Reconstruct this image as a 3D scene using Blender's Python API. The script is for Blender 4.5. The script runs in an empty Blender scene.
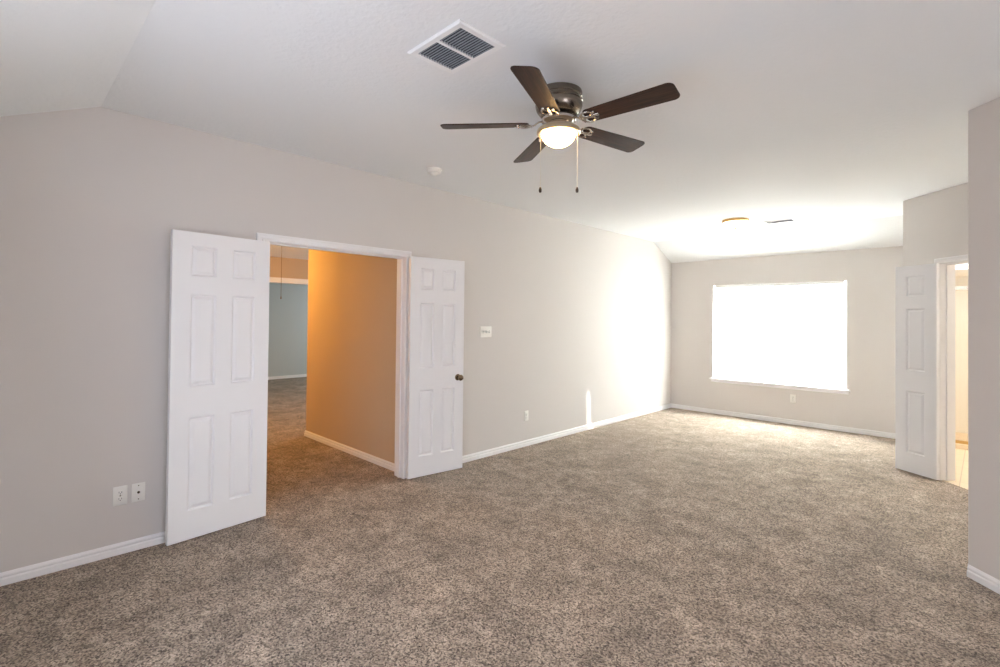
import bpy, bmesh, math
from mathutils import Vector, Matrix
from math import sin, cos, pi, radians, sqrt

S = sqrt(0.5)
SC = bpy.context.scene
COL = SC.collection

# ------------------------------------------------------------------ camera
CAM = Vector((3.806, 0.0, 1.47))
yaw, pitch, roll = radians(44.443), radians(0.67), radians(0.591)
fw = Vector((-sin(yaw), cos(yaw), 0)); rt = Vector((cos(yaw), sin(yaw), 0)); up = Vector((0, 0, 1))
fw, up = fw*cos(pitch) + up*sin(pitch), up*cos(pitch) - fw*sin(pitch)
rt, up = rt*cos(roll) + up*sin(roll), up*cos(roll) - rt*sin(roll)
cd = bpy.data.cameras.new('camera'); co = bpy.data.objects.new('camera', cd); COL.objects.link(co)
co.matrix_world = Matrix(((rt.x, up.x, -fw.x, CAM.x), (rt.y, up.y, -fw.y, CAM.y), (rt.z, up.z, -fw.z, CAM.z), (0, 0, 0, 1)))
cd.sensor_width = 36.0; cd.sensor_fit = 'HORIZONTAL'
cd.lens = 496.11/1000*36.0
cd.shift_y = -0.0208
cd.clip_start = 0.02
SC.camera = co

# ------------------------------------------------------------------ world, sun, daylight, exposure
SC.view_settings.view_transform = 'Standard'
SC.view_settings.look = 'None'
SC.view_settings.gamma = 1.0
SC.view_settings.use_curve_mapping = False
SC.view_settings.exposure = 0.0
SC.cycles.use_denoising = True
SC.cycles.max_bounces = 14
SC.cycles.diffuse_bounces = 9
SC.cycles.transparent_max_bounces = 16
SC.cycles.sample_clamp_indirect = 12.0
SC.cycles.caustics_reflective = False
SC.cycles.caustics_refractive = False

w = bpy.data.worlds.new('sky'); SC.world = w; w.use_nodes = True
bgn = w.node_tree.nodes['Background']
bgn.inputs[1].default_value = 2.5
_tc = w.node_tree.nodes.new('ShaderNodeTexCoord'); _sp = w.node_tree.nodes.new('ShaderNodeSeparateXYZ'); _rp = w.node_tree.nodes.new('ShaderNodeValToRGB')
w.node_tree.links.new(_tc.outputs['Generated'], _sp.inputs[0]); w.node_tree.links.new(_sp.outputs['Z'], _rp.inputs['Fac']); w.node_tree.links.new(_rp.outputs['Color'], bgn.inputs[0])
_rp.color_ramp.elements[0].position = 0.0; _rp.color_ramp.elements[0].color = (0.24, 0.23, 0.20, 1)      # ground
_rp.color_ramp.elements[1].position = 0.04; _rp.color_ramp.elements[1].color = (0.80, 0.90, 1.0, 1)       # sky

def lamp(name, kind, energy, color, loc, direction=None, size=None, size_y=None, radius=None):
    l = bpy.data.lights.new(name, kind); l.energy = energy; l.color = color
    o = bpy.data.objects.new(name, l); COL.objects.link(o); o.location = loc
    if direction is not None:
        o.rotation_euler = Vector(direction).to_track_quat('-Z', 'Y').to_euler()
    if kind == 'AREA':
        l.shape = 'RECTANGLE'; l.size = size; l.size_y = size_y
    if radius is not None and kind == 'POINT':
        l.shadow_soft_size = radius
    return o

# the sun stands behind the far window; only slivers get past the blind's edges
az, el = radians(16.3), radians(29.5)
sun = lamp('sun', 'SUN', 50.0, (1.0, 0.98, 0.95), (2, 14, 8), (-sin(az)*cos(el), -cos(az)*cos(el), -sin(el)))
sun.data.angle = radians(0.53)
# daylight outside far window and behind the hall, plus fill at two added windows
lamp('daylight_far_window', 'AREA', 1750.0, (0.96, 0.98, 1.0), (1.58, 8.35, 1.40), (0, -1, 0), 2.0, 1.7)
lamp('fill_light_right', 'AREA', 50.0, (0.80, 0.82, 1.0), (6.62, 0.68, 1.33), (-1, 0.06, 0), 1.35, 1.4)  # unseen cool fill from the right, added to brighten the left wall
lamp('fill_light_near', 'AREA', 40.0, (0.78, 0.85, 1.0), (2.2, -0.37, 1.35), (0.25, 1, 0.25), 1.7, 1.4)  # added fill behind the camera, tipped up to brighten the ceiling
lamp('daylight_hall_window', 'AREA', 60.0, (0.92, 0.96, 1.0), (-3.2, 5.50, 1.45), (0, -1, -0.75), 1.3, 1.1)
lamp('daylight_back_room_window', 'AREA', 42.0, (0.84, 0.96, 1.0), (-6.3, 6.9, 1.4), (0, -1, -0.1), 1.8, 1.4)
lamp('hall_lamp', 'POINT', 68.0, (1.0, 0.50, 0.09), (-2.75, 1.85, 2.22), radius=0.12)
lamp('bathroom_lamp', 'POINT', 90.0, (1.0, 0.975, 0.945), (4.3, 7.1, 2.3), radius=0.15)

# ------------------------------------------------------------------ materials
def lin(c):
    return tuple(((v/255)/12.92 if v/255 <= 0.04045 else ((v/255 + 0.055)/1.055)**2.4) for v in c) + (1,)

def mat(name, rgb, rough=0.5, metal=0.0, spec=0.5):
    m = bpy.data.materials.new(name); m.use_nodes = True
    b = m.node_tree.nodes['Principled BSDF']
    b.inputs['Base Color'].default_value = lin(rgb)
    b.inputs['Roughness'].default_value = rough
    b.inputs['Metallic'].default_value = metal
    b.inputs['Specular IOR Level'].default_value = spec
    return m

def noise_bump(m, scale, strength, dist=0.002, detail=3.0, stretch=None, tint=0.0):
    nt = m.node_tree; b = nt.nodes['Principled BSDF']
    tc = nt.nodes.new('ShaderNodeTexCoord'); n = nt.nodes.new('ShaderNodeTexNoise'); bp = nt.nodes.new('ShaderNodeBump')
    n.inputs['Scale'].default_value = scale; n.inputs['Detail'].default_value = detail
    src = tc.outputs['Object']
    if stretch:
        mp = nt.nodes.new('ShaderNodeMapping'); mp.inputs['Scale'].default_value = stretch
        nt.links.new(src, mp.inputs['Vector']); src = mp.outputs['Vector']
    nt.links.new(src, n.inputs['Vector'])
    bp.inputs['Strength'].default_value = strength; bp.inputs['Distance'].default_value = dist
    nt.links.new(n.outputs['Fac'], bp.inputs['Height']); nt.links.new(bp.outputs['Normal'], b.inputs['Normal'])
    if tint > 0:
        base = tuple(b.inputs['Base Color'].default_value)
        r = nt.nodes.new('ShaderNodeValToRGB')
        r.color_ramp.elements[0].position = 0.3; r.color_ramp.elements[1].position = 0.7
        r.color_ramp.elements[0].color = tuple(c*(1-tint) for c in base[:3]) + (1,)
        r.color_ramp.elements[1].color = tuple(min(1, c*(1+tint)) for c in base[:3]) + (1,)
        nt.links.new(n.outputs['Fac'], r.inputs['Fac']); nt.links.new(r.outputs['Color'], b.inputs['Base Color'])
    return m

def emis(name, rgb, strength):
    m = mat(name, rgb, 0.4)
    b = m.node_tree.nodes['Principled BSDF']
    b.inputs['Emission Color'].default_value = lin(rgb); b.inputs['Emission Strength'].default_value = strength
    return m

M_WALL = noise_bump(mat('wall_paint', (208, 203, 199), 0.75, spec=0.25), 180, 0.10, 0.0015)
M_HALL = noise_bump(mat('hall_lamplight_tint', (196, 175, 150), 0.75, spec=0.25), 180, 0.10, 0.0015)  # dim orange lamp light put into the hall wall colour
M_BACK = noise_bump(mat('back_room_daylight_tint', (190, 196, 196), 0.75, spec=0.25), 180, 0.10, 0.0015)  # blue of the cool daylight put into this wall's colour
M_CEIL = noise_bump(mat('ceiling_paint', (228, 229, 230), 0.9, spec=0.15), 38, 0.6, 0.005, 5)
M_TRIM = mat('trim_paint', (236, 235, 235), 0.38, spec=0.4)
M_DOOR = mat('door_paint', (234, 234, 236), 0.40, spec=0.4)
M_PLATE = mat('plate_plastic', (232, 230, 224), 0.35)
M_SLOT = mat('dark_slot', (40, 38, 36), 0.6)
M_NICKEL = noise_bump(mat('brushed_nickel', (132, 122, 110), 0.24, 1.0), 60, 0.05, 0.0005, 2, (1, 1, 14))
M_FITTER = mat('bowl_lit_nickel', (206, 188, 160), 0.34, 0.9)  # golden glow of the lit bowl put into the fitter's metal colour
M_CHROME = mat('chrome', (205, 200, 194), 0.16, 1.0)
M_BRASS = mat('aged_brass', (196, 160, 104), 0.32, 1.0)
M_KNOB = mat('dark_bronze', (120, 104, 82), 0.24, 1.0)
M_BOWL = emis('lit_glass_bowl', (255, 198, 124), 60.0)
M_FLUSH = emis('lit_flush_glass', (255, 236, 205), 3.0)
M_VENT = mat('vent_enamel', (232, 232, 232), 0.45)
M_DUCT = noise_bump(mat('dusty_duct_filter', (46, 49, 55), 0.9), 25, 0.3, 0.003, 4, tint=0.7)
M_LOUVER = mat('louver_enamel', (128, 132, 138), 0.5)
M_CORD = mat('cord', (150, 120, 84), 0.8)
M_CHAIN = mat('bead_chain', (228, 224, 214), 0.35, 0.3)
M_FOB = mat('dark_fob', (46, 32, 24), 0.5)
M_VINYL = mat('vinyl_frame', (240, 240, 240), 0.4)
M_TILE_WALL = mat('cream_bathroom_paint', (242, 239, 234), 0.6)

def wood():
    m = mat('dark_walnut_blade', (60, 40, 30), 0.5, spec=0.2)
    nt = m.node_tree; b = nt.nodes['Principled BSDF']
    tc = nt.nodes.new('ShaderNodeTexCoord'); mp = nt.nodes.new('ShaderNodeMapping'); n = nt.nodes.new('ShaderNodeTexNoise'); r = nt.nodes.new('ShaderNodeValToRGB')
    mp.inputs['Scale'].default_value = (3, 60, 20); n.inputs['Scale'].default_value = 1.6; n.inputs['Detail'].default_value = 4
    r.color_ramp.elements[0].color = lin((30, 19, 15)); r.color_ramp.elements[0].position = 0.35
    r.color_ramp.elements[1].color = lin((66, 43, 32)); r.color_ramp.elements[1].position = 0.7
    nt.links.new(tc.outputs['Object'], mp.inputs['Vector']); nt.links.new(mp.outputs['Vector'], n.inputs['Vector'])
    nt.links.new(n.outputs['Fac'], r.inputs['Fac']); nt.links.new(r.outputs['Color'], b.inputs['Base Color'])
    return m
M_WOOD = wood()

def carpet():
    m = mat('cut_pile_carpet', (140, 126, 112), 1.0, spec=0.05)
    nt = m.node_tree; b = nt.nodes['Principled BSDF']; L = nt.links.new
    tc = nt.nodes.new('ShaderNodeTexCoord')
    def nz(scale, detail, rough=0.6):
        n = nt.nodes.new('ShaderNodeTexNoise'); n.inputs['Scale'].default_value = scale
        n.inputs['Detail'].default_value = detail; n.inputs['Roughness'].default_value = rough
        L(tc.outputs['Object'], n.inputs['Vector']); return n.outputs['Fac']
    fine, mid, big = nz(120, 2, 0.8), nz(9, 4, 0.65), nz(3.2, 4, 0.65)
    vo = nt.nodes.new('ShaderNodeTexVoronoi'); vo.inputs['Scale'].default_value = 140; L(tc.outputs['Object'], vo.inputs['Vector'])
    sx = nt.nodes.new('ShaderNodeSeparateColor'); L(vo.outputs['Color'], sx.inputs[0])
    mx = nt.nodes.new('ShaderNodeMix'); mx.inputs[0].default_value = 0.5; L(sx.outputs[0], mx.inputs[2]); L(fine, mx.inputs[3])
    def ramp(fac, a, pa, c, pc):
        r = nt.nodes.new('ShaderNodeValToRGB')
        r.color_ramp.elements[0].color = a; r.color_ramp.elements[0].position = pa
        r.color_ramp.elements[1].color = c; r.color_ramp.elements[1].position = pc
        L(fac, r.inputs['Fac']); return r.outputs['Color']
    speck = ramp(mx.outputs[0], lin((66, 56, 49)), 0.22, lin((200, 183, 166)), 0.78)
    patch = ramp(mid, (0.78, 0.77, 0.76, 1), 0.34, (1.13, 1.13, 1.13, 1), 0.66)
    broad = ramp(big, (0.76, 0.75, 0.74, 1), 0.36, (1.14, 1.13, 1.12, 1), 0.62)
    def mul(a, c):
        x = nt.nodes.new('ShaderNodeMix'); x.data_type = 'RGBA'; x.blend_type = 'MULTIPLY'; x.inputs[0].default_value = 1.0
        L(a, x.inputs[6]); L(c, x.inputs[7]); return x.outputs[2]
    L(mul(mul(speck, patch), broad), b.inputs['Base Color'])
    bp = nt.nodes.new('ShaderNodeBump'); bp.inputs['Strength'].default_value = 0.7; bp.inputs['Distance'].default_value = 0.012
    L(fine, bp.inputs['Height']); L(bp.outputs['Normal'], b.inputs['Normal'])
    b.inputs['Sheen Weight'].default_value = 0.1
    return m
M_CARPET = carpet()

def tile():
    m = mat('beige_floor_tile', (222, 204, 176), 0.4)
    nt = m.node_tree; b = nt.nodes['Principled BSDF']
    tc = nt.nodes.new('ShaderNodeTexCoord'); br = nt.nodes.new('ShaderNodeTexBrick')
    br.offset = 0.0; br.inputs['Scale'].default_value = 1.0
    br.inputs['Brick Width'].default_value = 0.33; br.inputs['Row Height'].default_value = 0.33; br.inputs['Mortar Size'].default_value = 0.004
    br.inputs['Color1'].default_value = lin((226, 208, 180)); br.inputs['Color2'].default_value = lin((218, 200, 172)); br.inputs['Mortar'].default_value = lin((190, 172, 148))
    nt.links.new(tc.outputs['Object'], br.inputs['Vector']); nt.links.new(br.outputs['Color'], b.inputs['Base Color'])
    return m
M_TILE = tile()

def translucent(name, rgb, trans):
    m = bpy.data.materials.new(name); m.use_nodes = True; nt = m.node_tree; nt.nodes.clear()
    o = nt.nodes.new('ShaderNodeOutputMaterial'); d = nt.nodes.new('ShaderNodeBsdfDiffuse'); t = nt.nodes.new('ShaderNodeBsdfTranslucent'); x = nt.nodes.new('ShaderNodeMixShader')
    d.inputs[0].default_value = lin(rgb); t.inputs[0].default_value = lin(rgb); x.inputs[0].default_value = trans
    nt.links.new(d.outputs[0], x.inputs[1]); nt.links.new(t.outputs[0], x.inputs[2]); nt.links.new(x.outputs[0], o.inputs[0])
    return m
M_SLAT = translucent('white_vinyl_slat', (246, 246, 244), 0.55)

def glass(name, tint=(1, 1, 1), refl=0.06):
    m = bpy.data.materials.new(name); m.use_nodes = True; nt = m.node_tree; nt.nodes.clear()
    o = nt.nodes.new('ShaderNodeOutputMaterial'); t = nt.nodes.new('ShaderNodeBsdfTransparent'); g = nt.nodes.new('ShaderNodeBsdfGlossy'); x = nt.nodes.new('ShaderNodeMixShader')
    t.inputs[0].default_value = tint + (1,); g.inputs['Roughness'].default_value = 0.02; x.inputs[0].default_value = refl
    nt.links.new(t.outputs[0], x.inputs[1]); nt.links.new(g.outputs[0], x.inputs[2]); nt.links.new(x.outputs[0], o.inputs[0])
    return m
M_GLASS = glass('window_glass', (0.97, 0.99, 0.98))
M_SHOWER = glass('shower_glass', (0.98, 0.97, 0.94), 0.04)
M_FROST = translucent('frosted_pane', (250, 248, 244), 0.6)

# ------------------------------------------------------------------ mesh helpers
class MB:
    def __init__(self): self.bm = bmesh.new()
    def face(self, pts):
        try: return self.bm.faces.new([self.bm.verts.new(p) for p in pts])
        except ValueError: return None
    def prism(self, ring, vec, cap=True):
        """extrude a closed ring of 3-D points along vec"""
        v = Vector(vec)
        a = [self.bm.verts.new(p) for p in ring]; b = [self.bm.verts.new(Vector(p) + v) for p in ring]
        n = len(a)
        for i in range(n): self.bm.faces.new((a[i], a[(i+1) % n], b[(i+1) % n], b[i]))
        if cap: self.bm.faces.new(a[::-1]); self.bm.faces.new(b)
    def box(self, lo, hi, mtx=None):
        x0, y0, z0 = lo; x1, y1, z1 = hi
        ring = [(x0, y0, z0), (x1, y0, z0), (x1, y1, z0), (x0, y1, z0)]
        n0 = len(self.bm.verts); self.prism(ring, (0, 0, z1-z0))
        if mtx is not None:
            self.bm.verts.ensure_lookup_table()
            for v in self.bm.verts[n0:]: v.co = mtx @ v.co
    def rbox(self, lo, hi, r, mtx=None, seg=2):
        t = bmesh.new(); bmesh.ops.create_cube(t, size=1.0)
        for v in t.verts: v.co = Vector([lo[i] + (v.co[i]+0.5)*(hi[i]-lo[i]) for i in range(3)])
        bmesh.ops.bevel(t, geom=t.edges[:] , offset=r, segments=seg, affect='EDGES', profile=0.5)
        self.merge(t, mtx)
    def merge(self, t, mtx=None):
        vm = {v: self.bm.verts.new(mtx @ v.co if mtx is not None else v.co) for v in t.verts}
        for f in t.faces:
            try: self.bm.faces.new([vm[v] for v in f.verts])
            except ValueError: pass
        t.free()
    def lathe(self, prof, c=(0, 0, 0), seg=40, mtx=None):
        """profile of (r, z); r = 0 closes at the axis"""
        c = Vector(c); rings = []
        T = (lambda p: mtx @ p) if mtx is not None else (lambda p: p)
        for r, z in prof:
            if r < 1e-6: rings.append([self.bm.verts.new(T(c + Vector((0, 0, z))))])
            else: rings.append([self.bm.verts.new(T(c + Vector((r*cos(2*pi*k/seg), r*sin(2*pi*k/seg), z)))) for k in range(seg)])
        for a, b in zip(rings, rings[1:]):
            for k in range(seg):
                k2 = (k+1) % seg
                if len(a) == 1 and len(b) == 1: break
                if len(a) == 1: self.bm.faces.new((a[0], b[k], b[k2]))
                elif len(b) == 1: self.bm.faces.new((a[k], b[0], a[k2]))
                else: self.bm.faces.new((a[k], b[k], b[k2], a[k2]))
    def tube(self, pts, r, seg=10, closed=False, flat=None):
        pts = [Vector(p) for p in pts]; n = len(pts); rings = []
        for i, p in enumerate(pts):
            if closed: d = pts[(i+1) % n] - pts[i-1]
            else: d = pts[min(i+1, n-1)] - pts[max(i-1, 0)]
            d.normalize()
            u = d.cross(Vector((0, 0, 1)))
            if u.length < 1e-3: u = Vector((1, 0, 0))
            u.normalize(); v = u.cross(d)
            fz = flat or 1.0
            rings.append([self.bm.verts.new(p + u*r*cos(2*pi*k/seg) + v*r*fz*sin(2*pi*k/seg)) for k in range(seg)])
        m = n if closed else n-1
        for i in range(m):
            a, b = rings[i], rings[(i+1) % n]
            for k in range(seg): self.bm.faces.new((a[k], a[(k+1) % seg], b[(k+1) % seg], b[k]))
        if not closed: self.bm.faces.new(rings[0][::-1]); self.bm.faces.new(rings[-1])
    def build(self, name, material, parent=None, smooth=None):
        bm = self.bm
        bmesh.ops.recalc_face_normals(bm, faces=bm.faces[:])
        me = bpy.data.meshes.new(name); bm.to_mesh(me); bm.free()
        me.materials.append(material)
        if smooth:
            for p in me.polygons: p.use_smooth = True
            me.set_sharp_from_angle(angle=radians(smooth))
        o = bpy.data.objects.new(name, me); COL.objects.link(o)
        if parent is not None: o.parent = parent
        return o

def tag(o, label=None, cat=None, group=None, kind=None):
    if label: o['label'] = label
    if cat: o['category'] = cat
    if group: o['group'] = group
    if kind: o['kind'] = kind
    return o

def empty(name, loc=(0, 0, 0), mtx=None):
    o = bpy.data.objects.new(name, None); COL.objects.link(o); o.empty_display_size = 0.1
    if mtx is not None: o.matrix_world = mtx
    else: o.location = loc
    return o

def struct(name, mb, m, label, cat, smooth=None):
    return tag(mb.build(name, m, None, smooth), label, cat, kind='structure')

def frame2d(origin, xdir, ydir):
    """matrix of a local frame: x along xdir, y along ydir, z up"""
    x = Vector((xdir[0], xdir[1], 0)).normalized(); y = Vector((ydir[0], ydir[1], 0)).normalized()
    return Matrix(((x.x, y.x, 0, origin[0]), (x.y, y.y, 0, origin[1]), (0, 0, 1, origin[2]), (0, 0, 0, 1)))

# ------------------------------------------------------------------ room numbers
FAR, NEAR = 8.021, -0.21
H, HL = 2.72, 2.438
CR0, CR1 = 0.43, 7.376          # where the flat ceiling breaks into the slopes
WT = 0.12
E1 = Vector((S, -S, 0)); E2 = Vector((S, S, 0))
CB = Vector((3.73, 3.994, 0)) - Vector((S, -S, 0))*0.014   # corner of the angled wall
CD = Vector((3.194, 6.524, 0))  # corner of the bathroom wall
XR = 6.4
OY0, OY1, OH = 1.388, 2.632, 2.021   # double door opening in the left wall

def zc(y):
    if y < CR0: return HL + (H-HL)*(y-NEAR)/(CR0-NEAR)
    if y > CR1: return HL + (H-HL)*(FAR-y)/(FAR-CR1)
    return H

# ---- floors
def slab(name, ring, m, label, cat, z0=-0.1, z1=0.0):
    b = MB(); b.prism([(x, y, z0) for x, y in ring], (0, 0, z1-z0)); return struct(name, b, m, label, cat)
CJ = CB + E2*1.41               # where recess wall meets the bathroom wall
LB = (XR - CB.x)/S              # run of the angled wall to the right wall
floor_ring = [(-WT/2, NEAR), (XR, NEAR), (XR, CB.y - (XR-CB.x)), (CB.x, CB.y), (CJ.x, CJ.y), (CD.x, CD.y), (CD.x, FAR), (-WT/2, FAR)]
slab('floor', floor_ring, M_CARPET, 'speckled brown cut pile carpet covering the bedroom floor', 'floor')
slab('floor_hall', [(-8.2, 0.9), (-WT/2, 0.9), (-WT/2, 5.7), (-4.4, 5.7), (-4.4, 7.2), (-8.2, 7.2)], M_CARPET, 'brown carpet of the hall beyond the open double doors', 'floor')
a = CD + E2*0.0
slab('floor_bathroom', [(CD.x+0.02, CD.y), (CJ.x, CJ.y), (CJ.x+1.2, CJ.y+1.2), (CJ.x+1.2, 9.2), (CD.x+0.02, 9.2)], M_TILE, 'beige tiled bathroom floor seen past the narrow door', 'floor', z1=0.002)

# ---- ceilings
b = MB()
prof = [(NEAR-0.2, zc(NEAR)-0.2*(H-HL)/(CR0-NEAR)), (CR0, H), (CR1, H), (FAR+0.2, HL-0.2*(H-HL)/(FAR-CR1))]
ring = [(-WT, y, z) for y, z in prof] + [(-WT, y, z+0.15) for y, z in reversed(prof)]
b.prism(ring, (XR+0.3+WT, 0, 0))
struct('ceiling', b, M_CEIL, 'white textured bedroom ceiling sloping down at both ends', 'ceiling')
b = MB(); b.box((-8.3, 0.8, 2.44), (-WT, 7.3, 2.54))
struct('ceiling_hall', b, M_CEIL, 'flat ceiling of the hall beyond the double doors', 'ceiling')
b = MB(); b.prism([(CD.x+WT, CD.y+0.3, 2.5), (CJ.x+0.1, CJ.y+0.1, 2.5), (CJ.x+1.4, CJ.y+1.4, 2.5), (CJ.x+1.4, 9.3, 2.5), (CD.x+WT, 9.3, 2.5)], (0, 0, 0.1))
struct('ceiling_bathroom', b, M_CEIL, 'bathroom ceiling', 'ceiling')

# ---- left wall, with the double door opening
def left_piece(b, y0, y1, z0):
    ys = [y0] + [y for y in (CR0, CR1) if y0 < y < y1] + [y1]
    ring = [(-WT, y0, z0), (-WT, y1, z0)] + [(-WT, y, zc(y)+0.02) for y in reversed(ys)]
    b.prism(ring, (WT, 0, 0))
b = MB(); left_piece(b, NEAR-0.1, OY0-0.02, 0); left_piece(b, OY0-0.02, OY1+0.02, OH+0.02); left_piece(b, OY1+0.02, FAR+0.1, 0)
struct('wall_left', b, M_WALL, 'long grey beige wall with the open double doors', 'wall')

# ---- far wall with the window opening
WX0, WX1, WZ0, WZ1 = 0.698, 2.464, 0.562, 2.032
b = MB()
b.box((-0.0, FAR, 0), (WX0, FAR+0.14, HL+0.01)); b.box((WX1, FAR, 0), (CD.x+WT, FAR+0.14, HL+0.01))
b.box((WX0, FAR, 0), (WX1, FAR+0.14, WZ0-0.02)); b.box((WX0, FAR, WZ1), (WX1, FAR+0.14, HL+0.01))
struct('wall_far', b, M_WALL, 'pale beige end wall around the bright window', 'wall')

# ---- near wall behind the camera and right wall, each opened for an added window
NX0, NX1 = -0.05, 1.40
MX0, MX1 = 1.3, 3.1
b = MB(); b.box((0, NEAR-0.14, 0), (MX0, NEAR, HL)); b.box((MX1, NEAR-0.14, 0), (XR, NEAR, HL)); b.box((MX0, NEAR-0.14, 0), (MX1, NEAR, 0.58)); b.box((MX0, NEAR-0.14, 2.045), (MX1, NEAR, HL))
struct('wall_near', b, M_WALL, 'grey beige wall behind the viewpoint', 'wall')
b = MB()
b.box((XR, NEAR-0.14, 0), (XR+0.14, NX0, H)); b.box((XR, NX1, 0), (XR+0.14, 1.7, H)); b.box((XR, NX0, 0), (XR+0.14, NX1, 0.58)); b.box((XR, NX0, 2.045), (XR+0.14, NX1, H))
struct('wall_right', b, M_WALL, 'grey beige wall right of the viewpoint', 'wall')

# ---- angled wall in the right foreground, bullnosed corner, turning into the recess
def arc(center, r, a0, a1, n):
    return [(center[0] + r*cos(a0+(a1-a0)*k/n), center[1] + r*sin(a0+(a1-a0)*k/n)) for k in range(n+1)]
RB = 0.022
def corner_arc(C, da, db, r):
    """rounded convex corner: from direction da leaving C, to direction db leaving C (both away from C)"""
    cc = C + da*r + db*r
    pts = []
    for k in range(9):
        t = k/8*pi/2
        p = cc - db*r*cos(t) - da*r*sin(t)
        pts.append((p.x, p.y))
    return pts
ring = [tuple((CJ)[:2])] + corner_arc(CB, E2, E1, RB)
# from the recess end, along E2 back to the corner, then along E1 to the right wall
pe = CB + E1*LB
ring = [(CJ.x, CJ.y)]
cc = CB + E1*RB + E2*RB
for k in range(9):
    t = k/8*pi/2
    p = cc - E1*RB*cos(t) - E2*RB*sin(t)
    ring.append((p.x, p.y))
ring += [(pe.x, pe.y), ((pe+E2*WT).x, (pe+E2*WT).y), ((CB+(E1+E2)*WT).x, (CB+(E1+E2)*WT).y), ((CJ+E1*WT).x, (CJ+E1*WT).y)]
b = MB(); b.prism([(x, y, 0) for x, y in ring], (0, 0, H+0.01))
struct('wall_angled', b, M_WALL, 'grey mauve angled wall filling the right edge', 'wall', 40)

# ---- bathroom wall: alcove side running to the far wall, then the angled face with the narrow door
T0, T1 = 0.440, 1.270           # the door opening along E1 from CD
r = 0.022
yd = Vector((0, 1, 0))
ring = [(CD.x, FAR)]
# rounded corner between the alcove side (runs +y from CD) and the angled face (runs E1 from CD)
n0, n1 = Vector((-1, 0, 0)), -E2
for k in range(7):
    t = k/6
    n = (n0*(1-t) + n1*t).normalized()
    c0 = CD + yd*0.02*math.tan(radians(22.5)) + Vector((0.02, 0, 0))
    p = c0 + n*0.02
    ring.append((p.x, p.y))
p1 = CD + E1*(T0-0.02)
ring += [(p1.x, p1.y), ((p1+E2*WT).x, (p1+E2*WT).y), (CD.x+WT, CD.y+WT*0.45), (CD.x+WT, FAR)]
b = MB()
def prof_top(x, y): return (x, y, zc(y)+0.005)
lo = [(x, y, 0) for x, y in ring]
va = [b.bm.verts.new(q) for q in lo]; vb = [b.bm.verts.new((x, y, min(zc(y), H)+0.005)) for x, y in ring]
# the alcove side rises with the slope: add the break point along it by splitting into two prisms
b.bm.free(); b = MB()
alc = [(CD.x, CR1), (CD.x+WT, CR1), (CD.x+WT, FAR), (CD.x, FAR)]
v0 = [b.bm.verts.new((x, y, 0)) for x, y in alc]; v1 = [b.bm.verts.new((x, y, zc(y)+0.005)) for x, y in alc]
for i in range(4): b.bm.faces.new((v0[i], v0[(i+1) % 4], v1[(i+1) % 4], v1[i]))
b.bm.faces.new(v0[::-1]); b.bm.faces.new(v1)
ring2 = [(CD.x, CR1)] + ring[1:-1] + [(CD.x+WT, CR1)]
b.prism([(x, y, 0) for x, y in ring2], (0, 0, H+0.005))
def e_box(b, t0, t1, q0, q1, z0, z1):
    ring = [CD+E1*t0+E2*q0, CD+E1*t1+E2*q0, CD+E1*t1+E2*q1, CD+E1*t0+E2*q1]
    b.prism([(p.x, p.y, z0) for p in ring], (0, 0, z1-z0))
TE = (CJ-CD).length
e_box(b, T0-0.02, T1+0.02, 0, WT, OH+0.02, H+0.005); e_box(b, T1+0.02, TE+0.05, 0, WT, 0, H+0.005)
struct('wall_bathroom', b, M_WALL, 'beige angled wall around the narrow bathroom door', 'wall')

# ---- hall and the room behind it
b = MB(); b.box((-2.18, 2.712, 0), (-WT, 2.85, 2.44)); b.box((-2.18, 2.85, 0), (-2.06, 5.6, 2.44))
struct('wall_hall_right', b, M_HALL, 'hall wall tinted and lit lamp orange beyond the double doors', 'wall')
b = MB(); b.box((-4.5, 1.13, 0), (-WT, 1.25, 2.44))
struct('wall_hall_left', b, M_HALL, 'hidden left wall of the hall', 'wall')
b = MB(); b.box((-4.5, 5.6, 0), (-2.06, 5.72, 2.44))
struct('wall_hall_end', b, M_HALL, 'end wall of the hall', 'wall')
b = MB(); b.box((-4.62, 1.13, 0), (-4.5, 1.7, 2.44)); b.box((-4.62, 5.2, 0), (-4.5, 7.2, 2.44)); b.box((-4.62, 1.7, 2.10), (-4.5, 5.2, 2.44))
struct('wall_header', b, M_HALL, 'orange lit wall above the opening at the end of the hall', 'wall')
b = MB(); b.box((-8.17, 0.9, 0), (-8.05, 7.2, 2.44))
struct('wall_back_room', b, M_BACK, 'wall of the room beyond the hall, tinted with cool daylight', 'wall')
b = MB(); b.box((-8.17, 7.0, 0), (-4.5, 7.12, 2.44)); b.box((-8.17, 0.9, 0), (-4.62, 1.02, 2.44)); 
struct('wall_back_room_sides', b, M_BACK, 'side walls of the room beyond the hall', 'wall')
b = MB()
b.box((-4.5, 1.64, 2.035), (-4.482, 5.26, 2.105)); b.box((-4.5, 1.64, 0), (-4.482, 1.70, 2.035)); b.box((-4.5, 5.20, 0), (-4.482, 5.26, 2.035)); b.box((-4.62, 1.7, 2.02), (-4.48, 5.2, 2.035))
struct('trim_3', b, M_TRIM, 'pale head trim of the opening at the end of the hall', 'trim')

# ---- bathroom shell
b = MB()
xb = CJ.x+1.3
b.box((CD.x+WT, 9.1, 0), (xb, 9.2, 2.5))
b.box((xb, CJ.y+1.0, 0), (xb+0.1, 9.2, 2.5))
p = CJ + E1*0.05
b.prism([(p.x, p.y, 0), (p.x+1.4, p.y+1.4, 0), (p.x+1.5, p.y+1.3, 0), (p.x+0.1, p.y-0.1, 0)], (0, 0, 2.5))
b.box((CD.x+WT-0.02, CD.y+0.2, 0), (CD.x+WT+0.01, 9.2, 2.5))
struct('wall_bathroom_inside', b, M_TILE_WALL, 'cream walls inside the bathroom', 'wall')

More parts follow.
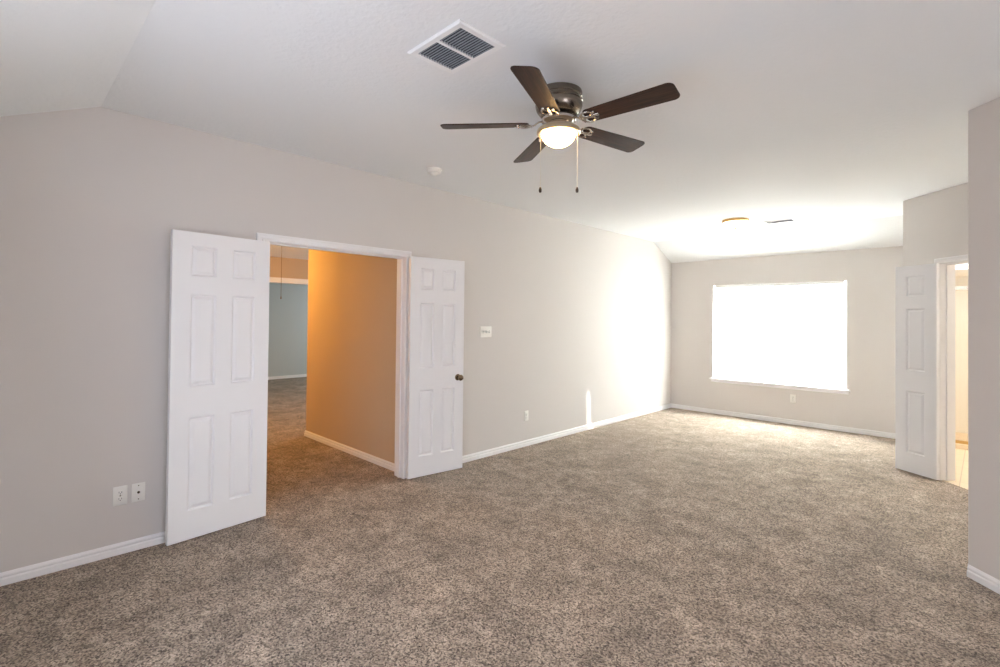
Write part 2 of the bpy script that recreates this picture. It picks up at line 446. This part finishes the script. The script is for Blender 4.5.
# ------------------------------------------------------------------ baseboards and casings
BBP = [(0, 0), (0.016, 0), (0.016, 0.032), (0.014, 0.036), (0.008, 0.039), (0.008, 0.043), (0.013, 0.048), (0.013, 0.056), (0.005, 0.068), (0, 0.068)]
def bb_run(b, P, Q, n, m0=0.0, m1=0.0):
    """profile swept from P to Q along a wall whose room side is n; m = mitre (+ lengthens with depth)"""
    P, Q, n = Vector(P+(0,)), Vector(Q+(0,)), Vector(n+(0,)).normalized()
    d = (Q-P).normalized()
    A = [b.bm.verts.new(P + n*a - d*a*m0 + Vector((0, 0, z))) for a, z in BBP]
    B = [b.bm.verts.new(Q + n*a + d*a*m1 + Vector((0, 0, z))) for a, z in BBP]
    k = len(A)
    for i in range(k): b.bm.faces.new((A[i], A[(i+1) % k], B[(i+1) % k], B[i]))
    b.bm.faces.new(A[::-1]); b.bm.faces.new(B)
CW = 0.057
b = MB(); bb_run(b, (0, NEAR), (0, OY0-CW), (1, 0), -1, 0); bb_run(b, (0, OY1+CW), (0, FAR), (1, 0), 0, -1)
struct('baseboard_left', b, M_TRIM, 'white moulded baseboard along the left wall', 'baseboard')
b = MB(); bb_run(b, (0, FAR), (CD.x, FAR), (0, -1), -1, -1)
struct('baseboard_far', b, M_TRIM, 'white moulded baseboard under the window', 'baseboard')
b = MB()
tn = math.tan(radians(22.5))
bb_run(b, (CD.x, FAR), (CD.x, CD.y), (-1, 0), -1, tn)
p1 = CD + E1*(T0-CW); bb_run(b, (CD.x, CD.y), (p1.x, p1.y), (-S, -S), tn, 0)
struct('baseboard_alcove', b, M_TRIM, 'white baseboard behind the narrow bathroom door', 'baseboard')
b = MB()
q0 = CB+E2*0.022; q1 = CB+E1*0.020
bb_run(b, (CJ.x, CJ.y), (q0.x, q0.y), (-S, S), -1, 0); bb_run(b, (q1.x, q1.y), (pe.x, pe.y), (-S, -S), 0, 0)
struct('baseboard_angled', b, M_TRIM, 'white baseboard at the foot of the angled wall', 'baseboard')
b = MB(); bb_run(b, (-WT, 2.712), (-2.18, 2.712), (0, -1), 0, 1); bb_run(b, (-2.18, 2.712), (-2.18, 5.6), (-1, 0), 1, -1)
struct('baseboard_hall', b, M_TRIM, 'baseboard of the hall catching orange light', 'baseboard')
b = MB(); bb_run(b, (-8.05, 0.95), (-8.05, 7.0), (1, 0))
struct('baseboard_back_room', b, M_TRIM, 'white baseboard in the room beyond the hall', 'baseboard')

CASP = [(0, 0), (0, 0.011), (0.006, 0.015), (0.014, 0.0155), (0.019, 0.010), (0.036, 0.012), (0.048, 0.018), (0.057, 0.018), (0.057, 0)]
def door_trim(name, M, w, label, lining=WT, stop=True, both=False):
    """casing and jamb around an opening; local x across it, y out into the room, z up"""
    b = MB()
    def casing(sgn, y0):
        rows = []
        for a, d in CASP:
            y = y0 + sgn*d
            rows.append([b.bm.verts.new(M @ Vector(q)) for q in ((-a, y, 0), (-a, y, OH+a), (w+a, y, OH+a), (w+a, y, 0))])
        k = len(rows)
        for i in range(k):
            A, B = rows[i], rows[(i+1) % k]
            for j in range(3): b.bm.faces.new((A[j], A[j+1], B[j+1], B[j]))
        b.bm.faces.new([r[0] for r in rows]); b.bm.faces.new([r[3] for r in rows])
    casing(1, 0)
    if both: casing(-1, -lining)
    b.box((-0.02, -lining, 0), (0, 0.0, OH), M); b.box((w, -lining, 0), (w+0.02, 0.0, OH), M); b.box((-0.02, -lining, OH), (w+0.02, 0.0, OH+0.02), M)
    if stop:
        b.box((0, -0.075, 0), (0.011, -0.042, OH-0.011), M); b.box((w-0.011, -0.075, 0), (w, -0.042, OH-0.011), M); b.box((0, -0.075, OH-0.011), (w, -0.042, OH), M)
    return struct(name, b, M_TRIM, label, 'trim')
door_trim('trim_1', frame2d((0, OY0, 0), (0, 1), (1, 0)), OY1-OY0, 'white casing and jamb around the double door opening', both=True)
pT = CD + E1*T0
door_trim('trim_2', frame2d((pT.x, pT.y, 0), (S, -S), (-S, -S)), T1-T0, 'white casing and jamb of the bathroom doorway', both=True)

# ------------------------------------------------------------------ panel doors
def panel_door(b, W, Ht, T, cols):
    """raised-panel leaf: x 0..W, y 0 (front) .. -T (back), z 0..Ht; cols = list of (x0, x1) of panels"""
    xs = [0] + [v for c in cols for v in c] + [W]
    top = Ht
    zr = [(0.185, 0.790), (0.990, 1.595), (1.715, 1.915)]
    zs = [0] + [v for c in zr for v in c] + [top]
    for side in (0, 1):
        y0 = 0 if side == 0 else -T
        sg = -1 if side == 0 else 1         # direction into the leaf
        for i in range(len(xs)-1):
            for j in range(len(zs)-1):
                x0, x1, z0, z1 = xs[i], xs[i+1], zs[j], zs[j+1]
                if i % 2 == 1 and j % 2 == 1:
                    loops = [(0, 0), (0.003, 0.003), (0.009, 0.012), (0.014, 0.0125), (0.032, 0.003), (0.035, 0.0025)]
                    prev = None
                    for ins, dep in loops:
                        lp = [b.bm.verts.new((x, y0 + sg*dep, z)) for x, z in ((x0+ins, z0+ins), (x1-ins, z0+ins), (x1-ins, z1-ins), (x0+ins, z1-ins))]
                        if prev:
                            for k in range(4): b.bm.faces.new((prev[k], prev[(k+1) % 4], lp[(k+1) % 4], lp[k]))
                        prev = lp
                    b.bm.faces.new(prev)
                else:
                    b.face([(x0, y0, z0), (x1, y0, z0), (x1, y0, z1), (x0, y0, z1)])
    e = 0.0
    b.face([(0, 0, 0), (0, -T, 0), (0, -T, top), (0, 0, top)]); b.face([(W, 0, 0), (W, -T, 0), (W, -T, top), (W, 0, top)])
    b.face([(0, 0, 0), (W, 0, 0), (W, -T, 0), (0, -T, 0)]); b.face([(0, 0, top), (W, 0, top), (W, -T, top), (0, -T, top)])
    bmesh.ops.remove_doubles(b.bm, verts=b.bm.verts[:], dist=1e-5)

def hinges(root, x, zs):
    for z in zs:
        h = MB()
        h.lathe([(0, -0.046), (0.0055, -0.046), (0.0055, 0.046), (0, 0.046)], (x, -0.030, z), 10)
        h.box((x, -0.033, z-0.044), (x+0.004, -0.004, z+0.044))
        h.build('hinge', M_TRIM, root, 40)

def knob(root, x, z, m, T):
    k = MB()
    prof = [(0, 0), (0.031, 0), (0.031, 0.004), (0.026, 0.008), (0.012, 0.010), (0.011, 0.028), (0.018, 0.034), (0.027, 0.044), (0.029, 0.054), (0.025, 0.064), (0.014, 0.069), (0, 0.070)]
    R1 = Matrix.Translation((x, 0, z)) @ Matrix.Rotation(-pi/2, 4, 'X')
    k.lathe(prof, seg=28, mtx=R1)
    return k.build('door_knob', m, root, 50)

SIX = [(0.102, 0.250), (0.338, 0.486)]
SIXW = [(0.103, 0.260), (0.362, 0.519)]
def make_door(name, origin, xdir, ydir, W, cols, label, ht=2.016):
    root = empty(name, mtx=frame2d(origin, xdir, ydir))
    b = MB(); panel_door(b, W, ht, 0.035, cols); b.build('door_leaf', M_DOOR, root)
    hinges(root, 0.0, (0.20, 1.0, 1.82))
    return tag(root, label, 'door', kind='structure')
d1 = make_door('door_1', (0.045, 1.413, 0.012), (0.108, -0.994), (0.994, 0.108), 0.629, SIXW, 'white six panel door leaf swung left against the wall', 2.004)
d2 = make_door('door_2', (0.081, 2.638, 0.012), (0.129, 0.9916), (0.9916, -0.129), 0.586, SIX, 'white six panel door leaf with dark knob right of the doorway')
tag(knob(d2, 0.520, 0.885, M_KNOB, 0.035), 'dark bronze door knob')
d3 = make_door('door_3', (3.474, 6.150, 0.012), (-0.838, 0.545), (-0.545, -0.838), 0.385, [(0.105, 0.280)], 'narrow white three panel door at the bathroom')
lb = MB(); lb.box((0.585, -0.030, 0.86), (0.5875, -0.006, 0.92)); lb.build('latch_plate', M_NICKEL, d2)

# ------------------------------------------------------------------ window with blind
win = empty('window_1', (0, 0, 0)); tag(win, 'bright white window in the end wall', 'window', kind='structure')
b = MB()
y0, y1 = FAR+0.085, FAR+0.135
def rect_frame(b, x0, x1, z0, z1, t, ya, yb):
    b.box((x0, ya, z0), (x0+t, yb, z1)); b.box((x1-t, ya, z0), (x1, yb, z1)); b.box((x0+t, ya, z0), (x1-t, yb, z0+t)); b.box((x0+t, ya, z1-t), (x1-t, yb, z1))
xm = (WX0+WX1)/2
rect_frame(b, WX0, xm, WZ0, WZ1, 0.03, y0, y1); rect_frame(b, xm, WX1, WZ0, WZ1, 0.03, y0, y1)
zmr = 1.285
b.box((WX0+0.03, y0+0.005, zmr-0.02), (xm-0.03, y1-0.005, zmr+0.02)); b.box((xm+0.03, y0+0.005, zmr-0.02), (WX1-0.03, y1-0.005, zmr+0.02))
b.build('window_frame', M_VINYL, win)
for xa, xb_ in ((WX0+0.03, xm-0.03), (xm+0.03, WX1-0.03)):
    for za, zb in ((WZ0+0.03, zmr-0.02), (zmr+0.02, WZ1-0.03)):
        g = MB(); g.box((xa, FAR+0.108, za), (xb_, FAR+0.112, zb)); g.build('window_pane', M_GLASS, win)
b = MB()
b.rbox((WX0-0.045, FAR-0.035, WZ0-0.022), (WX1+0.045, FAR+0.0, WZ0), 0.006)
b.box((WX0, FAR, WZ0-0.022), (WX1, FAR+0.085, WZ0))
b.rbox((WX0-0.025, FAR-0.014, WZ0-0.062), (WX1+0.025, FAR, WZ0-0.022), 0.004)
b.build('window_sill', M_TRIM, win, 40)

bl = empty('window_blind', (xm, FAR+0.045, WZ1)); 
tag(bl, 'white horizontal slat blind lowered over the bright window', 'window blind')
def local(b, o): 
    for v in b.bm.verts: v.co -= o.location
bx0, bx1 = WX0+0.029, WX1-0.029
yb0 = FAR+0.045
b = MB(); b.rbox((bx0, yb0-0.022, WZ1-0.048), (bx1, yb0+0.022, WZ1-0.002), 0.004); local(b, bl); b.build('headrail', M_VINYL, bl, 40)
b = MB()
zt, zb = WZ1-0.060, WZ0+0.050
N = 70; tilt = radians(76)
for i in range(N):
    z = zt - (zt-zb)*i/(N-1)
    hw = 0.0135
    pts = []
    for k in range(5):
        u = -1 + k/2
        crown = 0.0016*(1-u*u)
        # lower edge leans to the room
        pts.append((u*hw*cos(tilt) - crown*sin(tilt), u*hw*sin(tilt) + crown*cos(tilt)))
    A = [b.bm.verts.new((bx0, yb0+p, z+q)) for p, q in pts]; B = [b.bm.verts.new((bx1, yb0+p, z+q)) for p, q in pts]
    for k in range(4): b.bm.faces.new((A[k], B[k], B[k+1], A[k+1]))
local(b, bl); b.build('slats', M_SLAT, bl, 60)
b = MB(); b.rbox((bx0, yb0-0.014, WZ0+0.012), (bx1, yb0+0.014, WZ0+0.030), 0.004); local(b, bl); b.build('bottom_rail', M_VINYL, bl, 40)
for x in (bx0+0.22, xm, bx1-0.22):
    b = MB()
    for dy in (-0.016, 0.016): b.tube([(x, yb0+dy, zt+0.01), (x, yb0+dy, WZ0+0.03)], 0.0012, 6)
    local(b, bl); b.build('ladder_cord', M_VINYL, bl)
b = MB(); b.tube([(bx0+0.09, yb0-0.026, WZ1-0.04), (bx0+0.09, yb0-0.028, 1.25)], 0.004, 6); local(b, bl); b.build('tilt_wand', M_VINYL, bl)

# unseen window added on the right to let fill light in
w2 = empty('added_window_right', (0, 0, 0)); tag(w2, 'unseen window added right of the viewpoint for fill light', 'window', kind='structure')
b = MB(); ym = (NX0+NX1)/2
for ya, yb_ in ((NX0, NX0+0.045), (ym-0.03, ym+0.03), (NX1-0.045, NX1)): b.box((XR+0.085, ya, 0.58), (XR+0.135, yb_, 2.045))
for za, zb in ((0.58, 0.625), (1.29, 1.33), (2.0, 2.045)): b.box((XR+0.087, NX0+0.045, za), (XR+0.133, NX1-0.045, zb))
b.build('window_frame', M_VINYL, w2)

w4 = empty('added_window_near', (0, 0, 0)); tag(w4, 'unseen window added behind the viewpoint for fill light', 'window', kind='structure')  # made-up opening behind the camera for the fill light
b = MB(); xn = (MX0+MX1)/2; rect_frame(b, MX0, xn, 0.58, 2.045, 0.045, NEAR-0.135, NEAR-0.085); rect_frame(b, xn, MX1, 0.58, 2.045, 0.045, NEAR-0.135, NEAR-0.085)
b.build('window_frame', M_VINYL, w4)

# ------------------------------------------------------------------ ceiling fan
FC = Vector((2.120, 2.166, 0)); ZB = 2.545
fan = empty('ceiling_fan', (FC.x, FC.y, H)); tag(fan, 'brushed nickel ceiling fan with five dark wooden blades and lit bowl', 'ceiling fan')
def fz(z): return z - H
b = MB(); b.lathe([(0, 0), (0.126, 0), (0.128, fz(2.712)), (0.128, fz(2.690)), (0.124, fz(2.687)), (0.124, fz(2.682)), (0.129, fz(2.679)), (0.129, fz(2.668)), (0.125, fz(2.665)), (0.129, fz(2.660)), (0.129, fz(2.640)), (0.122, fz(2.618)), (0.108, fz(2.600)), (0.095, fz(2.592)), (0, fz(2.592))], seg=56)
b.build('motor_housing', M_NICKEL, fan, 35)
b = MB(); b.lathe([(0, fz(2.592)), (0.060, fz(2.592)), (0.060, fz(2.574)), (0, fz(2.574))], seg=32); b.build('motor_shaft', M_SLOT, fan, 40)
b = MB(); b.lathe([(0, fz(2.576)), (0.092, fz(2.576)), (0.095, fz(2.570)), (0.095, fz(2.560)), (0.088, fz(2.555)), (0.055, fz(2.553)), (0.048, fz(2.545)), (0.048, fz(2.537)), (0, fz(2.537))], seg=40); b.build('flywheel', M_CHROME, fan, 35)
b = MB(); b.lathe([(0, fz(2.540)), (0.050, fz(2.540)), (0.075, fz(2.534)), (0.105, fz(2.522)), (0.117, fz(2.512)), (0.120, fz(2.503)), (0.120, fz(2.492)), (0.114, fz(2.487)), (0.100, fz(2.489)), (0.095, fz(2.498)), (0, fz(2.503))], seg=56); b.build('light_fitter', M_FITTER, fan, 35)
b = MB()
pr = [(0.0945, fz(2.495))] + [(0.0945*cos(t), fz(2.495) - 0.074*sin(t)) for t in [radians(a) for a in (12, 24, 36, 48, 60, 72, 82)]] + [(0, fz(2.495)-0.074)]
b.lathe(pr, seg=48); b.build('glass_bowl', M_BOWL, fan, 60)
phi0 = radians(6.19)
def make_blade(ang, droop):
    Rz = Matrix.Rotation(ang, 4, 'Z'); Pt = Rz @ Matrix.Translation((0, 0, fz(ZB))) @ Matrix.Rotation(radians(droop), 4, 'Y') @ Matrix.Rotation(radians(-11.5), 4, 'X')
    # outline of the blade: narrower root, rounded outer corners
    r0, r1, wr, wo = 0.165, 0.651, 0.056, 0.068
    pts = []
    def corner(cx, cy, rr, a0, a1, n=6):
        for k in range(n+1):
            t = radians(a0 + (a1-a0)*k/n); pts.append((cx + rr*cos(t), cy + rr*sin(t)))
    corner(r1-0.032, wo-0.032, 0.032, 0, 90); corner(r0+0.03, wr-0.03, 0.03, 90, 180); corner(r0+0.03, -wr+0.03, 0.03, 180, 270); corner(r1-0.032, -wo+0.032, 0.032, 270, 360)
    b = MB()
    h = 0.003
    layers = [(0.985, -h), (1.0, -h*0.6), (1.0, h*0.6), (0.985, h)]
    cxm = (r0+r1)/2
    rows = []
    for s_, z in layers:
        rows.append([b.bm.verts.new((x + (0.0015 if s_ < 1 else 0)*(-1 if x > cxm else 1), y*s_, z)) for x, y in pts])
    n = len(pts)
    for A, B in zip(rows, rows[1:]):
        for k in range(n): b.bm.faces.new((A[k], A[(k+1) % n], B[(k+1) % n], B[k]))
    b.bm.faces.new(rows[0][::-1]); b.bm.faces.new(rows[-1])
    o = b.build('blade', M_WOOD, fan)
    o.matrix_local = Pt
    # iron: arm from the flywheel, two scroll loops and a pad under the blade root
    i = MB()
    i.tube([(0.075, 0, 0.016), (0.11, 0, 0.013), (0.135, 0, -0.004), (0.165, 0, -0.010)], 0.010, 10, flat=0.5)
    for sg in (-1, 1):
        i.tube([(0.185 + 0.030*cos(t), sg*0.024 + 0.020*sin(t), -0.0085) for t in [2*pi*k/20 for k in range(20)]], 0.0055, 8, closed=True, flat=0.6)
        i.lathe([(0, -0.006), (0.007, -0.006), (0.0085, 0.0), (0, 0.001)], (0.225, sg*0.028, -0.006), 12)
    i.tube([(0.150, -0.036, -0.008), (0.142, 0, -0.008), (0.150, 0.036, -0.008)], 0.006, 8, flat=0.6)
    i.tube([(0.165, 0, -0.0085), (0.21, 0, -0.0085), (0.245, 0, -0.007)], 0.009, 8, flat=0.5)
    i.build('blade_iron', M_CHROME, o, 50)
for k, droop in enumerate((-1.0, 0.0, 1.0, 0.9, -0.7)): make_blade(phi0 + 2*pi*k/5, droop)
vd = Vector((CAM.x-FC.x, CAM.y-FC.y, 0)).normalized(); vr = Vector((-vd.y, vd.x, 0))   # vr points to the right in view
for lat, zend in ((-0.093, 2.176), (0.099, 2.172)):
    base = vr*lat + vd*0.03
    c = MB(); c.tube([(base.x, base.y, fz(2.515)), (base.x*1.04, base.y*1.04, fz(2.49)), (base.x*1.04, base.y*1.04, fz(zend+0.014))], 0.0021, 8)
    ch = c.build('pull_chain', M_CHAIN, fan, 60)
    f = MB(); f.lathe([(0, 0.016), (0.004, 0.014), (0.008, 0.002), (0.0085, -0.006), (0.006, -0.014), (0, -0.016)], (base.x*1.04, base.y*1.04, fz(zend)), 14); f.build('chain_fob', M_FOB, ch, 60)

# ------------------------------------------------------------------ return air grille, register, smoke detector, flush light
vx0, vx1, vy0, vy1 = 1.862, 2.236, 1.342, 1.620
vent = empty('air_grille', ((vx0+vx1)/2, (vy0+vy1)/2, H)); tag(vent, 'white return air grille with two louvered halves left of the fan', 'air vent')
def vb(): return MB()
def put(b, name, m, root, smooth=None):
    for v in b.bm.verts: v.co -= root.location
    return b.build(name, m, root, smooth)
b = vb()
ft = 0.034
o_ = [(vx0, vy0), (vx1, vy0), (vx1, vy1), (vx0, vy1)]; i_ = [(vx0+ft, vy0+ft), (vx1-ft, vy0+ft), (vx1-ft, vy1-ft), (vx0+ft, vy1-ft)]
m_ = [(vx0+0.008, vy0+0.008), (vx1-0.008, vy0+0.008), (vx1-0.008, vy1-0.008), (vx0+0.008, vy1-0.008)]
loops = [[(x, y, H) for x, y in o_], [(x, y, H-0.004) for x, y in o_], [(x, y, H-0.011) for x, y in m_], [(x, y, H-0.009) for x, y in i_], [(x, y, H-0.001) for x, y in i_]]
rows = [[b.bm.verts.new(q) for q in l] for l in loops]
for A, B in zip(rows, rows[1:]):
    for k in range(4): b.bm.faces.new((A[k], A[(k+1) % 4], B[(k+1) % 4], B[k]))
put(b, 'grille_frame', M_VENT, vent)
vxm = (vx0+vx1)/2
b = vb(); b.box((vxm-0.008, vy0+ft, H-0.010), (vxm+0.008, vy1-ft, H-0.002)); put(b, 'center_bar', M_VENT, vent)
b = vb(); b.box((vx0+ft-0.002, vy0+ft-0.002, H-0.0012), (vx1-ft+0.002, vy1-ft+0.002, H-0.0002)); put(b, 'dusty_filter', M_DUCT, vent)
for xa, xb_ in ((vx0+ft, vxm-0.008), (vxm+0.008, vx1-ft)):
    b = vb()
    NL = 14
    for k in range(NL):
        y = vy0+ft+0.006 + (vy1-vy0-2*ft-0.010)*k/(NL-1)
        b.prism([(xa, y+0.0008, H-0.0090), (xa, y+0.0016, H-0.0090), (xa, y-0.0008, H-0.0045), (xa, y-0.0016, H-0.0045)], (xb_-xa, 0, 0))
    put(b, 'louvers', M_LOUVER, vent)

rx, ry = 1.975, 6.81
reg = empty('ceiling_register', (rx, ry, H)); tag(reg, 'small white ceiling register beside the flush light near the window', 'air vent')
b = vb(); rect = (rx-0.165, rx+0.165, ry-0.075, ry+0.075)
for (xa, xb_, ya, yb_) in ((rect[0], rect[1], rect[2], rect[2]+0.022), (rect[0], rect[1], rect[3]-0.022, rect[3]), (rect[0], rect[0]+0.022, rect[2]+0.022, rect[3]-0.022), (rect[1]-0.022, rect[1], rect[2]+0.022, rect[3]-0.022)):
    b.box((xa, ya, H-0.010), (xb_, yb_, H))
put(b, 'register_frame', M_VENT, reg)
b = vb()
for k in range(7):
    y = rect[2]+0.030 + k*0.015
    b.prism([(rect[0]+0.022, y-0.004, H-0.014), (rect[0]+0.022, y-0.003, H-0.014), (rect[0]+0.022, y+0.005, H-0.001), (rect[0]+0.022, y+0.004, H-0.001)], (rect[1]-rect[0]-0.044, 0, 0))
put(b, 'louvers', M_LOUVER, reg)

sm = empty('smoke_detector', (0.488, 2.572, H)); tag(sm, 'round white smoke detector on the ceiling above the double doors', 'smoke detector')
b = MB(); b.lathe([(0, 0), (0.064, 0), (0.064, -0.012), (0.060, -0.015), (0, -0.015)], seg=36); b.build('mounting_base', M_PLATE, sm, 40)
b = MB(); b.lathe([(0.052, -0.015), (0.056, -0.018), (0.056, -0.030), (0.050, -0.036), (0.034, -0.040), (0.030, -0.046), (0.022, -0.050), (0, -0.051)], seg=36); b.build('sensor_cover', M_PLATE, sm, 40)
b = MB(); b.lathe([(0, -0.055), (0.008, -0.054), (0.010, -0.049), (0, -0.049)], (0.0, 0.0, 0), 16); b.build('test_button', M_VENT, sm, 50)

fl = empty('flush_ceiling_light', (1.587, 6.408, H)); tag(fl, 'small flush ceiling light with brass pan near the window', 'ceiling light')
b = MB(); b.lathe([(0, 0), (0.150, 0), (0.153, -0.004), (0.150, -0.024), (0.142, -0.030), (0, -0.030)], seg=40); b.build('brass_pan', M_BRASS, fl, 40)
b = MB(); b.lathe([(0.140, -0.030)] + [(0.140*cos(t), -0.030-0.070*sin(t)) for t in [radians(a) for a in (15, 30, 45, 60, 75, 84)]] + [(0, -0.100)], seg=40); b.build('glass_dome', M_FLUSH, fl, 60)
b = MB(); b.lathe([(0, -0.100), (0.010, -0.100), (0.012, -0.106), (0.006, -0.116), (0, -0.118)], seg=16); b.build('finial', M_BRASS, fl, 50)

# ------------------------------------------------------------------ outlets, jacks and switches
def plate_root(name, M, label, cat, group=None):
    r = empty(name, mtx=M); return tag(r, label, cat, group)
def plate(root, w, h):
    b = MB(); b.rbox((-w/2, 0, -h/2), (w/2, 0.006, h/2), 0.0025); b.build('cover_plate', M_PLATE, root, 40)
def outlet(M, label):
    r = plate_root('wall_outlet', M, label, 'outlet', 'duplex wall outlets'); plate(r, 0.072, 0.116)
    for sg in (-1, 1):
        z = sg*0.0195
        b = MB(); b.rbox((-0.017, 0.004, z-0.0145), (0.017, 0.0085, z+0.0145), 0.003); rc = b.build('receptacle', M_PLATE, r, 40)
        s = MB(); s.box((-0.008, 0.008, z-0.002), (-0.0055, 0.0090, z+0.008)); s.box((0.0055, 0.008, z-0.002), (0.008, 0.0090, z+0.007)); s.lathe([(0, 0), (0.0028, 0), (0.0028, 0.001), (0, 0.001)], mtx=Matrix.Translation((0, 0.008, z-0.0075)) @ Matrix.Rotation(-pi/2, 4, 'X'), seg=12)
        s.build('slots', M_SLOT, rc)
    b = MB(); b.lathe([(0, 0), (0.004, 0), (0.0035, 0.0015), (0, 0.002)], mtx=Matrix.Translation((0, 0.006, 0)) @ Matrix.Rotation(-pi/2, 4, 'X'), seg=14); b.build('screw', M_NICKEL, r)
    return r
def on_left(y, z): return frame2d((0, y, z), (0, 1), (1, 0))
outlet(on_left(0.560, 0.357), 'white duplex outlet beside the coaxial plate left of the open doors')
outlet(on_left(4.330, 0.348), 'white duplex outlet low on the left wall below the switches')
outlet(on_left(7.585, 0.362), 'white duplex outlet low on the left wall next to the far corner')
outlet(frame2d((1.828, FAR, 0.369), (-1, 0), (0, -1)), 'white duplex outlet under the window')
cx = plate_root('coaxial_plate', on_left(0.652, 0.357), 'plain white cable jack plate with dark center beside an outlet', 'cable jack'); plate(cx, 0.070, 0.114)
b = MB(); b.lathe([(0, 0), (0.0075, 0), (0.0075, 0.004), (0.005, 0.004), (0.005, 0.011), (0, 0.011)], mtx=Matrix.Translation((0, 0.006, 0)) @ Matrix.Rotation(-pi/2, 4, 'X'), seg=16); b.build('jack', M_KNOB, cx, 40)
for sg in (-1, 1):
    b = MB(); b.lathe([(0, 0), (0.0035, 0), (0.003, 0.0015), (0, 0.002)], mtx=Matrix.Translation((0, 0.006, sg*0.042)) @ Matrix.Rotation(-pi/2, 4, 'X'), seg=12); b.build('screw', M_NICKEL, cx)
sw = plate_root('light_switch', on_left(3.668, 1.327), 'white three gang light switch right of the double doors', 'light switch'); plate(sw, 0.163, 0.116)
for k in (-1, 0, 1):
    b = MB(); b.box((k*0.046-0.006, 0.005, -0.013), (k*0.046+0.006, 0.0066, 0.013)); sl = b.build('toggle_slot', M_LOUVER, sw)
    b = MB(); b.prism([(k*0.046-0.0045, 0.006, -0.008), (k*0.046-0.0045, 0.006, 0.006), (k*0.046-0.0045, 0.018, 0.013), (k*0.046-0.0045, 0.019, 0.007)], (0.009, 0, 0)); b.build('toggle', M_PLATE, sl)

# ------------------------------------------------------------------ attic pull cord in the hall
pc = empty('pull_cord', (-2.0, 2.312, 2.44)); tag(pc, 'thin cord hanging from the hall ceiling beyond the double doors', 'cord')
b = MB(); b.lathe([(0, 0), (0.012, 0), (0.010, -0.006), (0.005, -0.008), (0, -0.008)], seg=14); b.build('cord_eyelet', M_NICKEL, pc, 40)
b = MB(); b.tube([(0, 0, -0.006), (0.001, 0, -0.3), (0, 0, -0.745)], 0.0026, 8); b.build('cord', M_CORD, pc)
b = MB(); b.lathe([(0, -0.735), (0.004, -0.738), (0.007, -0.760), (0.005, -0.772), (0, -0.774)], seg=12); b.build('cord_bell', M_CORD, pc, 50)

# ------------------------------------------------------------------ shower seen through the bathroom doorway
sh = empty('shower_enclosure', (4.2, 7.95, 0)); tag(sh, 'framed glass shower enclosure inside the bathroom', 'shower')
b = MB(); b.rbox((CD.x+WT+0.012, 7.90, 0), (5.2, 8.02, 0.06), 0.008); put(b, 'shower_curb', M_TILE, sh, 40)
b = MB(); b.box((CD.x+WT+0.012, 7.945, 0.06), (5.2, 7.975, 0.095)); put(b, 'bottom_track', M_BRASS, sh)
b = MB(); b.box((CD.x+WT+0.012, 7.94, 1.865), (5.2, 7.98, 1.905)); put(b, 'header_rail', M_CHROME, sh)
b = MB(); b.box((CD.x+WT+0.012, 7.955, 0.095), (5.19, 7.961, 1.865)); put(b, 'glass_panel', M_SHOWER, sh)
b = MB(); b.box((CD.x+WT+0.015, 7.90, 2.10), (5.6, 9.1, 2.5))
struct('wall_shower_soffit', b, M_TILE_WALL, 'cream soffit above the shower', 'wall')
w3 = empty('window_3', (0, 0, 0)); tag(w3, 'small pale bathroom window behind the shower glass', 'window', kind='structure')
b = MB(); rect_frame(b, 3.66, 4.25, 1.40, 1.80, 0.03, 9.07, 9.10); b.build('window_frame', M_VINYL, w3)
b = MB(); b.box((3.69, 9.085, 1.43), (4.22, 9.09, 1.77)); b.build('frosted_pane', M_FROST, w3)
